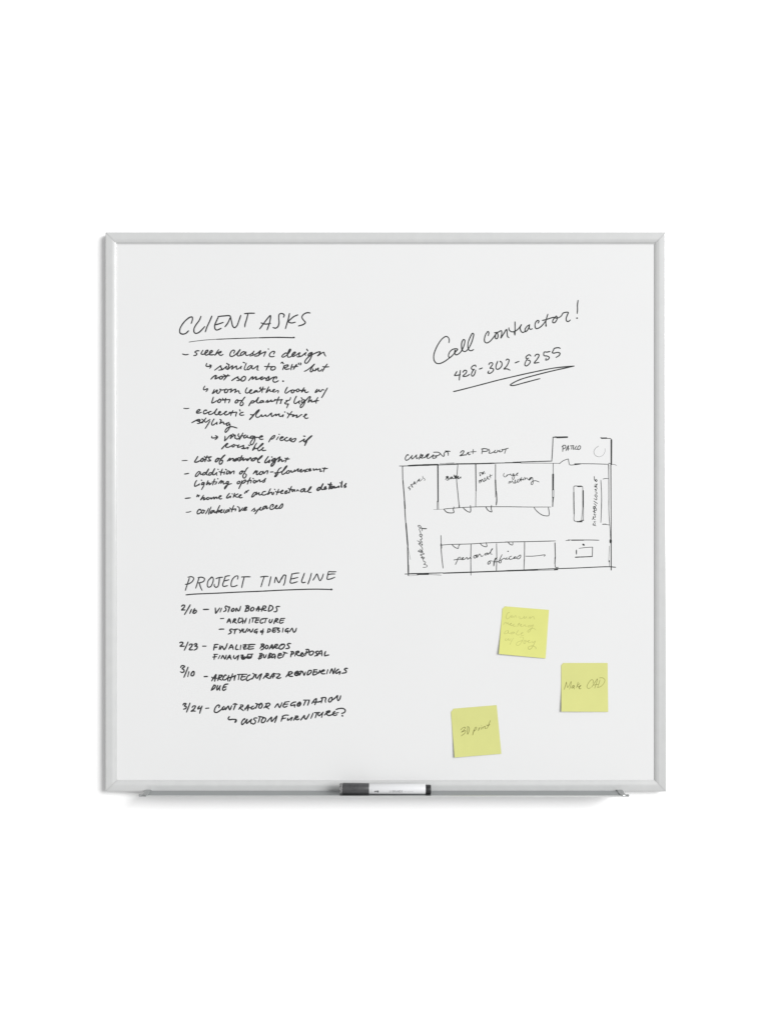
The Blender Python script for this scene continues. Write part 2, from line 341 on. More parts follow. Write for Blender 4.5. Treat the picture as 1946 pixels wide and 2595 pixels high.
INK_BOARD = """@heading;marker heading CLIENT ASKS in slanted capitals;A 14;g
185 245 198 205 195 178 172 180 125 215 85 265 65 310 68 345 95 358 130 348 157 322|288 170 268 215 235 260 215 300 215 335 232 350 265 340 300 308 328 278|402 168 380 220 352 280 333 334
470 178 450 220 432 265 435 300 450 315 475 308 500 296|430 262 475 250 522 234|468 173 530 166 590 165 600 178|540 280 570 240 598 178|598 175 610 230 622 275 640 290 665 270 685 220 706 160
745 142 790 138 850 138|782 142 768 200 752 250 748 282|905 302 940 255 985 195 1018 162 1010 230 995 280 982 313|920 240 965 252 1018 245
1155 180 1162 155 1135 140 1110 150 1105 190 1108 240 1095 280 1070 295 1045 288|1218 140 1205 200 1190 250 1175 300|1305 155 1265 172 1225 205 1205 225 1235 240 1280 232|1435 135 1405 132 1365 150 1348 180 1365 210 1385 235 1365 255 1312 272
@underline;thin line under the CLIENT ASKS heading;A 10;g
w7 162 441 240 430 350 418 450 412|450 412 700 402 900 396|w13 900 396 1100 392 1265 396|w18 1258 393 1267 393
@list_line;first bullet line asking for sleek classic design;B 18;g
88 185 140 198 188 190|378 128 345 128 312 140 305 155 335 172 338 190 315 208 283 212|445 118 425 150 412 178 425 190 455 188 500 165 530 135 530 118 505 122 485 150 480 185 500 205 540 190 590 160 612 135 600 122 575 135 560 165 560 195 590 200 640 195|720 108 690 150 655 205 680 180 730 150 765 138 755 160 720 170 735 200 765 208 798 190
985 170 1000 130 980 115 945 135 920 180 920 215 950 228 1000 205 1050 160 1095 108 1070 150 1045 200 1060 218 1100 212|1190 150 1150 145 1110 175 1100 205 1130 205 1180 165 1200 150 1190 190 1210 210 1260 195|1260 205 1320 160 1340 135 1320 170 1325 200 1290 215 1270 222|1330 205 1400 170 1455 125 1450 150 1430 180 1425 205 1395 218 1350 222|1420 205 1480 170 1545 145 1530 180 1510 225|1588 96 1595 98
#B2
300 185 318 145 290 138 245 165 225 205 240 228 275 232 312 225|545 185 520 165 475 190 445 225 460 240 500 225 560 175 600 105 585 100 560 140 545 200 550 238 580 238 615 225|620 215 660 185 685 155 665 150 635 175 620 210 640 228 690 200|700 205 750 165 765 165 745 185 750 215 730 235 710 230|730 235 790 220 840 180 870 160 850 190 860 210|880 100 898 128|975 155 940 165 905 200 910 220 945 195 975 160 965 220 930 290 880 345 850 340 850 310 890 255 960 205 1040 165 1100 145 1118 150 1090 195 1070 215 1090 205 1150 165 1180 155 1190 190 1212 222
@list_line;second list line reading similar to, after a small arrow;B 18;g
512 350 500 390 515 402 560 400 590 392|562 375 588 382 585 405 565 435|650 468 700 430 760 390 755 410 775 440 760 460 720 468|740 465 790 455 860 400 850 430 860 450 885 445|862 348 885 365 905 375|905 375 890 420 880 455 920 420 965 390 960 420 950 450 990 420 1035 395 1030 430 1040 450 1080 435 1120 400 1110 420 1112 445|1150 330 1178 340|1205 345 1185 395 1170 440 1180 462 1205 462|1290 385 1250 400 1220 445 1235 460 1280 425 1310 390 1300 430 1320 445 1360 420 1408 390 1400 430 1395 460 1415 468
#B2
222 345 200 400 170 465|140 402 220 408 300 402|290 405 255 430 255 460 290 465 330 440 325 410 290 402|428 345 455 328 465 350 478 355|492 388 470 430 458 460|475 395 520 380 552 376 555 392 525 415 490 428 515 452 580 442|628 365 610 410 605 462|690 375 668 420 645 455|615 415 660 408 725 400|705 368 695 400|738 345 740 365|770 342 780 355 768 375
838 488 880 470 950 420 1015 362 985 400 960 440 940 480 955 498 985 475 990 445|985 475 1025 475 1060 450 1085 430 1080 455 1085 480 1120 480 1150 450|1040 445 1035 465|1238 362 1195 420 1155 490|1160 405 1210 412 1268 408
@list_line;third list line reading not so masc;B 19;g
585 625 630 580 670 560 680 570 660 605 660 620 700 605 750 580|770 570 740 590 735 615 760 625 790 600 785 575 770 570|805 545 830 560 860 575|885 545 850 590 810 640|780 590 850 570 912 565|950 650 1000 615 1060 585 1050 600 1080 625 1075 645 1040 650|1075 645 1120 625|1160 575 1120 610 1115 650 1145 658 1185 630 1190 590 1160 575 1150 590
1245 650 1300 590 1320 585 1310 625 1330 615 1375 585 1380 600 1370 630 1420 620 1470 590 1490 585 1455 620 1470 635 1530 600 1550 620 1600 580 1600 610 1610 635 1580 648 1560 648
#B2
165 645 220 635 290 595 340 585|345 620 355 590 335 585 300 620 290 655 310 678 350 672 385 652|w24 464 660 469 661
@list_line;fourth list line reading worn leather look, after a small arrow;C 18;g
478 55 455 100 458 120 490 115 525 100 525 120 500 152|645 115 630 150 610 185 640 170 690 125 700 130 685 170 710 185 745 150 755 115 740 110 780 125 830 115|850 105 825 140 830 170 865 165 880 130 860 108|880 125 930 110 945 105 935 145 925 165 970 130 1020 110 1010 150 1000 170|1000 170 1040 145 1070 140 1080 175 1102 188
1218 85 1195 125 1190 160 1210 178 1250 165 1290 135 1300 120 1275 125 1258 155 1275 182 1310 178 1340 165|1380 130 1350 145 1335 170 1360 160 1395 135 1390 155 1410 160 1440 150|1455 75 1440 95 1470 110 1540 105|1440 150 1470 115|1500 70 1485 120 1480 170
#C2
215 70 190 120 170 170 210 135 235 118 240 145 265 150|265 150 305 130 320 115 295 120 290 155 320 160|330 155 365 135 385 140 375 175|542 75 515 120 500 170 520 180 560 155 610 125|630 120 610 155 620 175 650 165 660 135 630 118|720 105 700 135 710 155 740 145 748 115 722 105|655 132 700 128|835 85 805 130 790 160 830 130 855 125 845 150 870 168 910 155|745 135 800 130
1065 110 1045 135 1028 168 1060 155 1100 120 1100 145 1125 150 1150 120 1185 125|1242 90 1200 160 1160 230 1140 258
@list_line;fifth list line reading lots of plants and light;C 18;g
628 250 612 300 600 350 630 345 690 310|740 280 715 305 705 335 730 345 755 320 750 290 735 282 780 300 830 300|845 268 835 310 832 350|790 268 800 290 850 295 918 290|918 290 910 320 895 350|1040 295 1010 330 1012 350 1045 345 1060 315 1040 295 1080 310 1120 305|1182 248 1165 265 1135 310 1100 360 1100 395 1130 395 1152 360 1140 340
1300 315 1275 355 1250 400 1270 360 1310 315 1340 320 1330 345 1290 355|1330 345 1380 305 1418 255 1400 300 1385 335 1410 352 1440 345|1500 310 1460 315 1440 345 1470 345 1510 320 1505 345|1540 340 1580 305 1580 335 1620 315 1635 305
#C2
185 345 230 325 260 300 255 325 290 320 340 300|395 245 370 300 350 370|320 290 380 300 455 290|455 290 430 320 425 358 412 358|597 255 590 285 570 305 520 310 535 325 500 345 498 362 530 370 560 370 545 400 530 438
700 235 670 290 660 350 680 362 720 340 760 310|700 235 688 250|758 312 745 345 755 368|785 260 800 275|830 290 800 300 785 335 810 340 850 300 840 360 800 420 770 432 770 400 810 355 870 300 930 240 945 245 925 290 905 340 940 310 965 300 960 330 990 330 1030 310|1075 255 1045 310 1045 358|1015 330 1050 315 1090 310
@list_line;list line reading ecclectic furniture, after a short dash;C 18;g
w15 108 445 155 450 200 445|340 515 385 490 395 470 370 468 335 500 335 528 370 530 420 515|500 490 510 480 480 478 455 510 460 540 490 538 540 510|590 500 570 502 545 525 550 550 580 552 640 520 690 455 665 500 655 540 680 560 720 540|720 540 755 510 745 500 720 515 718 545 750 562 790 545|790 545 850 510 860 498 835 505 820 535 840 562 880 550 935 520|972 485 945 530 930 572|905 515 970 520 1035 515 1025 550 1018 585|1088 470 1098 495|1150 515 1110 525 1088 550 1110 568 1162 562
1278 553 1305 562 1340 548|w22 1262 643 1300 603 1335 565|1262 640 1300 600 1350 545 1395 492 1432 469 1425 490 1385 540 1370 580 1395 605 1450 585
#C2
62 585 90 560 90 585 130 580 160 560 165 580 200 580 235 550 265 530 260 560 270 588 320 560 345 548 340 575 380 550 400 545 395 575 430 588 470 560 460 595|494 510 500 511|622 500 580 555 540 615|540 525 560 545 600 555 660 560|620 560 650 560 630 590 670 575 710 565 700 605 740 590 790 555 800 560|820 590 860 570 880 550 860 548 840 580 850 615 880 622 905 612
@list_line;short list line reading styling, with a long tail;C 18;g
250 698 310 665 345 648 380 640 398 655 370 667 340 662|338 665 365 672 392 688 375 710 345 710|375 708 420 692 460 662|498 615 465 660 430 705|425 635 470 665 490 690 540 660 570 640|568 670 530 730 485 800|640 632 610 680 598 730 620 740 660 715 695 690|690 690 690 725|742 640 765 655 750 690 740 715 780 690 805 690 805 715 840 720 870 700|905 690 870 710 860 745 885 745 910 715 920 760 890 820 840 868 832 850 860 800 920 770 970 770 1042 792
@list_line;list line reading vintage pieces if, after a small arrow;D 18;g
600 175 600 200 640 205 690 195|665 165 700 185 690 210 658 235|832 175 832 215 825 255 860 225 910 170 950 150 940 180 925 215 970 175 1010 155 1005 195 1000 210|970 135 985 148|1010 205 1045 225 1080 205|1072 130 1060 160 1085 190|1145 118 1115 180 1080 238|1100 170 1190 165|1190 150 1160 180 1165 205 1200 195 1225 165 1220 190 1260 205 1290 200|1330 170 1290 175 1270 205 1300 210 1350 175 1355 230 1320 310 1290 325 1275 300 1300 250 1350 200 1430 195|1440 195 1490 180 1480 165 1445 180 1435 215 1460 230 1500 225
#D2
215 275 250 215 300 165 322 165 310 195 270 225 245 225|385 185 350 235|395 141 401 143|410 215 450 205 470 188 440 185 415 215 420 245 460 245 500 215|510 205 540 195 500 215 500 245 530 258 570 240|570 240 610 210 600 208 580 225 580 245 600 250 640 225|640 225 690 215 680 245 650 272 600 262|750 278 800 250 840 225 825 250 830 268 870 250 920 200 975 165|w26 965 170 930 200 880 250 855 290|w24 880 270 845 335|825 172 852 175
@list_line;short list line reading possible;D 18;g
w24 775 395 815 350|775 395 820 345 870 300 880 305 845 345 850 365 880 370 930 350 980 320|990 315 960 340 960 362 990 355 1000 325|1000 330 1065 335 1080 325 1050 355 1080 370|1050 372 1100 360 1160 335 1150 355 1165 375 1120 390|1130 392 1180 390 1240 370 1225 400|1245 330 1265 340|1385 295 1350 350 1315 420 1345 390 1355 362|1345 395 1400 385 1500 305 1490 300 1440 350 1405 400 1420 430 1470 405 1505 375 1500 372 1480 400 1490 425 1548 420
@list_line;list line reading lots of natural light, after a short dash;D 20;g
w14 78 603 130 600 172 600|355 530 325 580 300 625 330 630 400 600|450 555 415 580 405 610 435 615 460 585 445 560|520 520 495 575 478 622|470 530 490 545 590 535 555 550 555 580 580 600 550 610 520 605|450 585 500 580|700 560 665 600 665 625 700 610 720 575 700 560 750 570|w24 830 505 800 530 750 590|730 640 740 665 770 655 790 600 760 600|750 590 730 640
875 610 920 560 925 570 910 600 960 565 980 570 970 605|1050 560 1010 580 990 610 1020 605 1060 570 1060 600|1130 515 1100 570 1080 615|1070 550 1160 555|1100 600 1150 570 1150 600 1200 570 1210 600|1230 570 1225 600 1280 550 1290 580|1380 550 1320 570 1290 600 1330 605 1390 560 1400 590|1400 595 1470 540 1485 515 1460 530 1410 590 1410 630 1440 635
#D2
208 530 170 580 145 635 165 640 235 590|235 590 225 635 200 630|267 538 273 541|330 560 290 575 265 605 290 610 335 575 325 630 280 695 258 700 265 665 320 610 400 540|415 535 400 580 380 620 430 580 440 585 445 615 490 600|545 550 520 590 505 630|500 560 530 575 575 572
@list_line;list line reading addition of non-flourescent, after a short dash;D 18;g
122 838 160 832 195 825|400 800 370 795 325 840 312 880 340 875 400 810 405 845 440 835|500 810 460 815 435 850 470 850 510 800 545 750 520 800 505 845 540 855|590 810 560 820 545 855 575 855 610 810 650 745 625 800 615 845 640 850 690 810 680 840 690 860|708 754 713 757|785 750 765 800 755 858|730 795 770 810 820 805|825 800 815 840|840 755 858 765|870 800 855 835 880 835 905 800 890 780 865 795|915 790 925 800 920 835 960 795 990 785 985 835
1135 790 1100 800 1085 835 1110 835 1140 800 1120 785 1170 790|1235 725 1215 740 1180 800 1145 870 1155 905 1180 905 1205 850 1180 830|1325 835 1370 780 1375 790 1360 815|1370 790 1400 785 1380 840 1395 850 1440 815|1465 790 1435 820 1440 845 1475 840 1490 810 1465 790|1490 820 1500 790 1510 830 1555 785 1580 780 1570 835
#D2
245 803 290 800|435 725 400 745 360 810 320 885 340 880 380 830|315 820 360 815 410 810|410 810 480 770 535 695 520 700 470 770 445 820 455 845 490 830 530 800|570 775 535 790 525 820 555 825 580 800 570 778|590 785 610 780 610 805 650 795 670 765 665 795|680 790 735 745 730 770 725 795|740 790 790 770 790 755 765 770 770 800 800 800|800 795 840 765 835 780 860 795 850 805|905 750 870 760 865 785 900 790|920 780 950 755 940 745 920 760 925 785 960 775|990 750 1000 745 1000 770 1040 755 1050 745 1055 765 1090 755 1120 750 1115 790 1150 785|1200 725 1185 760 1175 800|1155 735 1200 742 1245 740
@list_line;list line reading lighting options;E 18;g
335 190 310 230 300 290 320 290 380 255|385 250 375 270|418 184 423 187|465 225 435 230 420 265 445 260 470 230 455 290 420 350|535 195 515 240 508 265 550 230 560 235 555 265 600 235|650 165 635 210 615 270|610 215 680 215|690 215 670 250 650 255|703 159 708 162|720 245 750 205 770 190 770 215 760 240 800 200 805 250 840 240|890 205 860 215 850 245 880 240 895 215 875 270 825 340 825 315 870 270 945 245
1080 200 1045 225 1050 250 1085 235 1095 205|1130 195 1110 250 1075 330 1110 260 1140 210 1190 180 1190 205 1160 235 1130 240|1275 140 1245 200 1222 255|1205 205 1290 190 1280 235|1323 154 1328 158|1345 185 1325 215 1345 235 1370 215 1350 185|1380 190 1385 215 1425 185 1440 180 1440 215|1440 215 1490 200 1545 155 1530 180 1525 210 1495 225
@list_line;list line reading home like architectural details, after a dash;E 18;g
135 505 180 500 225 495|350 440 335 475|380 450 365 475|350 455 375 455|455 450 430 490 405 530 440 500 470 490 455 530 490 515 520 490|540 485 510 505 520 525 550 515 560 490|570 505 590 495 590 515 640 480 640 515 680 480 690 510|690 505 740 480 765 460 740 460 725 490 740 515 775 508|910 415 880 450 858 495 880 498 930 465 925 495|956 424 961 427|1000 415 985 460 975 490|1060 425 1020 445 1000 460 1030 480 1060 485|1060 480 1110 450 1115 440 1085 450 1078 480 1100 495 1135 488|1205 375 1175 415|1245 360 1215 385 1215 400
1380 405 1350 400 1315 440 1298 480 1320 475 1375 420 1385 395 1385 430|1380 440 1430 405 1425 435 1440 445 1480 430
#E2
160 380 110 395 100 440 140 445 195 420|245 335 220 385 200 435 240 405 270 400 270 435|305 400 290 440|318 344 323 347|388 345 370 395 350 442|335 380 365 400 430 385|425 395 465 370 460 360 430 385 430 415 470 415|500 400 540 375 530 370 500 390 500 420 560 400|615 295 590 350 572 412|560 330 590 350 650 350|620 370 630 385 670 350 670 385|700 380 720 355 740 375|840 330 790 350 770 380 800 390 850 340 840 385 870 390|870 390 930 350 960 300 945 305 910 360 910 395 960 398
w22 1120 310 1090 315 1060 350 1070 365 1110 345 1165 250 1140 300 1140 345 1170 350|w22 1170 350 1215 315 1210 300 1190 320 1195 345 1230 335|w24 1305 230 1285 290 1270 340|w24 1255 255 1280 265 1320 265|w22 1350 295 1310 300 1300 330 1330 325 1365 295 1365 325|w21 1380 320 1430 300 1445 290 1445 315|1464 231 1470 233|w22 1500 205 1490 260 1485 305 1500 305|w22 1530 290 1570 245 1550 275 1565 300 1540 315
@list_line;last list line reading collaborative spaces, after a short dash;E 18;g
w14 150 748 195 745 235 732|400 715 405 700 375 700 345 745 350 775 380 770 425 735|440 705 420 735 430 765 460 750 465 720 440 708 480 720|545 680 520 730 490 775|588 655 560 720 545 780 550 783|630 715 595 725 575 765 600 760 640 715 645 755 680 735|740 628 710 690 680 765 710 730 730 715 725 750|740 740 780 710 780 700 750 720 760 755 790 745|820 700 810 740 830 765|890 700 855 715 845 750 875 740 905 700 905 740|985 630 960 690 945 742|915 670 950 700 1020 690 1010 725|1050 650 1065 655|1080 665 1085 700 1080 735 1130 690 1140 670|1140 715 1200 680 1215 660 1180 665 1160 695 1170 715 1215 705
1295 725 1350 675 1340 690 1365 715 1330 735|1400 700 1385 740 1360 775 1400 720 1440 680 1460 660 1440 700 1465 710 1490 700
#E2
175 635 130 650 105 695 130 690 180 645 175 685 210 670|280 655 298 620 280 610 245 640 240 690 270 698 320 670|320 670 360 640 360 625 335 640 330 675 360 685 395 665|395 665 455 598 460 630 430 675 385 680
@heading;marker heading PROJECT TIMELINE in capitals;F 12;g
118 140 100 195 78 262|105 130 140 125 162 140 150 170 115 195 78 202|215 135 200 185 182 240|205 135 240 130 270 145 262 170 225 185 205 188|218 190 230 230 246 262|345 130 310 160 298 205 305 228 330 225 352 185 358 145 345 128 330 135|420 132 415 180 405 220 385 232 368 218 368 200|385 145 410 135 452 130|480 120 465 165 452 210 460 222 500 215|475 125 495 118 522 115|465 168 500 160 515 155|600 150 605 120 585 118 550 150 536 195 540 222 570 222 598 210|640 128 680 126 728 126|668 128 655 175 642 235
830 128 870 122 908 122|868 125 850 175 835 226|935 125 925 170 912 218|970 185 985 130 1000 165 1015 185 1040 140 1065 108|1085 110 1078 150 1072 185 1060 212|1145 95 1135 140 1128 185 1145 190 1200 175|1148 98 1185 90 1218 88|1140 148 1175 140 1205 132|1270 90 1255 130 1242 170 1250 185 1280 180|1340 90 1325 145 1305 198|1355 160 1375 130 1395 98 1410 135 1425 165 1445 140 1460 98|1510 80 1500 120 1498 150 1530 148 1575 130|1512 73 1550 76 1585 75|1505 105 1540 98 1575 98
1040 150 1065 108 1085 112
@underline;straight line under the PROJECT TIMELINE heading;F 12;g
85 307 160 300 400 290 600 280 850 270 1000 262 1200 254 1380 250 1540 253|w18 1535 253 1543 253
@timeline_line;timeline line 2/16 VISION BOARDS;G 20;g
70 115 95 95 125 100 115 135 70 180 95 180 132 180|222 90 180 165 122 260|245 170 230 205 215 240|300 155 280 195 270 230 295 240 330 210 325 185 300 190 285 215|452 172 500 170 545 170|662 145 665 190 668 238 700 200 740 145|772 150 745 218|875 118 845 112 835 135 850 165 845 190 808 208|880 130 912 130 900 170 885 215|975 150 950 175 945 200 975 200 995 170 980 148|1020 205 1030 150 1045 165 1060 195 1080 190 1105 115
1215 115 1200 160 1180 210|1190 110 1235 105 1255 125 1210 150 1250 155 1240 190 1180 208|1315 130 1285 160 1285 195 1320 190 1340 155 1320 130|1380 195 1420 120 1430 160 1415 205|1375 162 1430 165 1480 170|1500 120 1480 165 1470 205|1500 110 1545 115 1545 140 1490 165 1520 185 1555 190
#G2
230 110 215 160 205 200|230 98 270 110 290 145 260 185 210 205|405 120 365 118 345 130 355 155 360 185 340 210 305 210
@timeline_line;timeline line ARCHITECTURE, after a short dash;G 20;g
752 332 810 328|868 402 905 335 925 375 930 410|890 375 925 375|990 345 975 375 965 405|985 340 1015 338 1015 360 985 375 1010 400 1035 412|1105 330 1085 320 1070 350 1062 385 1075 405 1115 390|1130 320 1145 370 1140 420|1205 325 1190 370 1175 410|1110 380 1195 370|1270 340 1255 412|1300 322 1360 318 1435 322|1325 325 1310 395|1385 330 1370 370 1360 395 1385 405 1410 395|1375 362 1425 355|1500 345 1480 335 1455 365 1448 400 1475 412 1505 395|1500 330 1575 328|1550 330 1530 405
#G2
235 345 222 385 240 405 265 385 280 345|340 335 320 375 305 420|335 332 375 335 370 355 330 375 355 390 375 398|425 335 408 380 405 405 430 412 470 395|430 330 495 328|415 365 475 360
@timeline_line;timeline line STYLING AND DESIGN, after a short dash;G 20;g
730 520 770 516 812 516|960 515 925 520 915 540 940 560 935 580 890 605|975 530 1015 520 1055 515|1020 520 1005 555 995 598|1080 520 1095 545 1130 540|1135 510 1115 550 1090 582|1160 515 1145 550 1155 570 1190 560|1225 505 1205 540 1190 575|1230 555 1260 520 1280 565 1300 560 1325 510|1400 515 1370 525 1345 560 1350 575 1395 555 1380 595
#G2
120 512 110 560 98 612|105 545 75 552 75 570 125 565|205 520 190 575|205 510 240 520 240 550 190 578|300 505 280 540 280 560 310 570 335 560|295 540 335 530|290 500 350 495 400 498|400 505 370 515 370 530 405 545 400 565 370 572|468 500 455 570|560 505 530 510 505 540 510 560 555 545 545 585|580 560 625 500 640 545 655 570 680 555 700 500
@timeline_line;timeline line 2/23 FINALIZE BOARDS;G 20;g
40 755 65 745 95 755 80 785 45 815 75 818 120 815|185 742 155 810 118 888|205 800 225 780 260 785 245 820 205 875 230 880 265 878|290 785 325 768 340 785 305 815 345 820 335 860 290 885|440 815 500 815|650 795 640 840 632 885|645 790 675 785 712 785|640 838 690 832|748 805 728 870|750 870 780 815 800 850 815 875 845 840 872 770|900 865 945 790 965 830 975 870|905 845 975 830|1040 790 1020 840 1022 870 1065 872|1110 800 1098 875|1150 795 1205 790 1170 830 1160 865 1215 860|1150 830 1200 828|1260 800 1240 840 1240 865 1290 865 1335 858|1230 792 1290 785 1360 785|1255 830 1330 822
#G2
95 785 80 830 62 855|80 780 120 778 135 795 95 820 130 830 120 860 80 882|180 795 155 830 165 860 195 850 205 815 180 798|225 865 275 790 280 865|235 845 290 830|330 790 310 830 300 855|330 785 370 785 365 805 320 830 350 850 385 850|480 785 445 780 410 810 395 850 430 868 470 845 495 800 480 778 440 800|600 770 560 770 540 790 565 815 575 840 550 855 512 858
@timeline_line;timeline line FINALIZE BUDGET PROPOSAL;H 20;g
650 70 645 110 640 150|638 60 700 60|620 108 685 100|745 80 715 135|765 135 795 80 815 120 830 140 855 75|865 150 915 75 925 110 940 148|880 118 930 118|990 80 980 110 1005 135 1040 100 1075 75|1072 80 1060 120 1048 160|1110 75 1150 75 1130 100 1165 110 1125 135 1150 145 1200 120|1110 105 1200 105|1240 55 1220 95 1220 125 1285 120 1300 60|1230 60 1320 55|w30 1225 108 1290 108|w26 1125 120 1150 122
#H2
75 50 55 100 45 150|55 45 100 50 100 75 55 90 90 105 75 130 30 130|130 65 125 110 145 120 175 65|235 40 215 85 200 130|235 38 275 60 265 100 200 130|330 75 305 55 275 85 270 120 290 115 330 90 320 135|240 60 240 110|435 45 395 50 378 90 378 120 400 125 445 110|390 80 440 70|470 20 500 30 540 42|500 30 475 70 460 108
620 20 610 60 598 105|605 10 650 20 650 45 600 65|700 15 685 50 672 90|690 15 735 5 745 20 700 50 730 80 760 85|760 85 800 30 820 50|820 50 790 60 785 90 820 90 830 55|880 0 865 45 850 85|865 -25 910 -25 920 -5 900 25 850 45|975 0 935 20 925 60 950 75 990 50 1000 15 975 0|1085 5 1050 10 1035 25 1060 50 1055 75 1020 90|1065 85 1110 15 1140 -5 1145 40 1145 85|1080 50 1145 50|1210 10 1195 50 1195 85 1230 78 1268 70
@timeline_line;timeline line 3/10 ARCHITECTURAL RENDERINGS;H 20;g
55 290 70 262 110 260 125 275 80 310 110 330 115 360 80 378 50 365|185 285 155 360 112 462|200 365 180 450|275 360 245 390 238 430 270 435 292 395 285 360 262 360|468 450 522 448|598 525 640 460 675 415 665 470 650 532|600 460 620 475 690 480|735 430 715 480 705 520|725 425 785 430 775 450 715 480 750 500 770 515|855 430 840 420 805 460 790 500 820 510 860 490|900 430 880 480 885 528|965 400 945 460 910 530|860 480 960 455 1020 428|1020 430 1000 470 993 515|1050 415 1130 410|1080 415 1065 505|1140 415 1120 460 1110 500 1140 512 1190 490|1130 410 1215 410|1130 455 1185 450|1270 420 1230 440 1205 500 1220 522 1265 500 1310 480|1320 395 1370 420|1350 420 1330 460 1305 495|1380 410 1370 460 1395 480 1430 430 1475 400|1475 405 1450 460 1435 510|1570 400 1535 440 1500 485|1550 395 1590 400 1590 425 1545 445 1575 470 1600 480 1630 478
#H2
240 480 290 400 310 395 300 440 285 475|240 450 320 440|380 400 410 410 390 440 350 470 390 482 428 468|320 400 380 405|575 375 545 420 515 455|560 370 610 365 630 385 600 405 560 425 590 445 635 445|w24 720 355 680 380 670 410 690 430 740 420|690 390 780 350|w24 700 395 750 395|755 425 800 355 820 390 835 428 860 370|960 340 920 345 895 385 890 420 920 410 960 370 965 345|1010 345 995 380 990 420 1030 415 1060 400|1000 330 1060 330|1010 370 1060 368|1110 340 1085 395|1060 395 1110 370 1180 330 1190 345 1130 375 1150 400 1200 400|1250 330 1230 400|1285 390 1320 315 1335 355 1345 400 1380 300|1440 320 1410 340 1385 380 1400 395 1465 360 1452 412|1592 308 1565 305 1540 325 1570 350 1570 375 1495 392
@timeline_line;timeline word DUE below the architectural line;H 20;g
640 600 610 650 590 690|640 595 665 610 650 650 590 692|705 605 690 650 690 685 720 660 750 610 735 650 740 692|885 580 830 590 795 640 790 680 810 692 850 665|800 640 850 630
@timeline_line;timeline line 3/24 CONTRACTOR NEGOTIATION;J 20;g
95 325 115 300 150 305 120 345 155 355 145 385 105 400|218 292 190 370 158 450|255 370 275 345 315 345 290 395 240 435 275 430 312 435|385 345 360 375 355 395 420 370|430 345 405 410 388 470|492 385 548 380|725 370 735 340 715 325 670 360 645 420 650 450 685 458 740 425 800 380|815 350 780 385 790 410 820 400 835 370|840 410 890 345 900 385 915 410 950 340|975 315 1010 303 1045 318|1020 305 1000 360 980 410|1110 350 1090 380 1072 400|1100 325 1145 330 1140 355 1090 370 1120 400 1155 425|1180 410 1240 325 1240 370 1225 425|1180 385 1280 370|1330 345 1300 360 1290 390 1320 395 1360 370|1370 300 1400 310 1440 318|1400 310 1385 350 1370 385|1470 300 1435 330 1425 375 1460 380 1485 330 1470 295 1440 305|1560 320 1540 350 1512 378|1540 305 1600 295 1620 315 1590 345 1540 360 1575 375 1600 395
#J2
320 370 375 305 390 350 405 370 425 340 447 285|505 280 480 310 465 350 490 365 540 345|500 275 575 265|490 315 550 310|690 272 650 280 605 310 600 335 625 335 670 320|640 328 680 325 665 345 670 365|w24 750 280 720 310 720 340 750 340 775 300 755 275 745 310|825 240 930 240|865 245 845 290 825 335|925 245 910 290 895 332|970 300 1020 230 1050 215 1040 270 1022 322|980 275 1050 275 1100 270 1150 250|1130 205 1170 195 1215 200 1205 250 1210 280|1155 205 1145 250 1135 290|1320 190 1280 210 1262 260 1285 275 1320 240 1325 195|1320 245 1380 200 1420 160 1415 210 1430 250 1455 225 1475 165
@timeline_line;timeline line CUSTOM FURNITURE with a question mark, after an arrow;J 20;g
908 530 888 560 900 582 960 578 1020 578|w28 1022 585 1025 600 1010 625|1175 580 1180 565 1150 585 1120 640 1130 670 1170 640|1170 640 1220 580 1205 620 1210 650 1260 610 1295 575|1300 575 1280 620 1290 655|1395 555 1350 555 1335 575 1365 605 1355 645 1320 660 1305 645|1420 528 1470 535 1530 550|1440 540 1430 590 1412 632|1520 545 1480 580 1470 630 1500 635 1540 595 1540 560 1515 545
#J2
185 620 225 575 265 540 260 580 265 615 310 570 358 520 345 570 320 632|465 530 445 570 432 612|450 525 500 505 560 505|450 570 510 555|550 560 545 590 570 585 620 540|630 545 605 600|690 530 670 560 650 595|680 520 725 525 720 545 670 560 710 585 750 570|775 590 810 545 840 510 840 550 865 575 890 545 925 485|990 470 975 510 952 560|1015 460 1060 460 1110 455|1060 465 1045 505 1030 550|1090 460 1080 500 1100 515 1140 480 1170 450|1160 470 1140 545|1240 440 1220 470 1190 505|1225 440 1285 430 1280 450 1225 475 1260 510 1310 500 1350 485|1375 435 1345 460 1335 490 1370 510 1410 495|1350 475 1435 460|1395 405 1440 390 1520 388 1555 420 1540 455 1490 475|w22 1500 513 1508 518
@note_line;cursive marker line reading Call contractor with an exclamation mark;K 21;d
432 965 440 915 420 865 380 845 310 885 240 975 180 1090 145 1200 150 1300 190 1355 250 1365 330 1335 420 1275 500 1210 560 1140 600 1090 570 1080 500 1095 445 1150 425 1220 445 1250 475 1230|w26 552 1110 540 1165|548 1165 560 1195 600 1190 660 1140 710 1050 735 960 735 915 712 905 680 960 675 1050 690 1110 735 1135 790 1100 850 1000 895 870 905 800 885 785 840 860 800 970 800 1070 830 1115 870 1115 905 1095
1185 830 1195 770 1180 750 1145 790 1115 870 1115 940 1150 970 1210 945 1280 870 1345 780|1340 770 1320 840 1325 885 1355 885 1372 830 1350 775 1305 775 1370 765 1435 735 1440 810 1425 875 1470 810 1535 710 1545 790 1555 850 1580 868
#K2
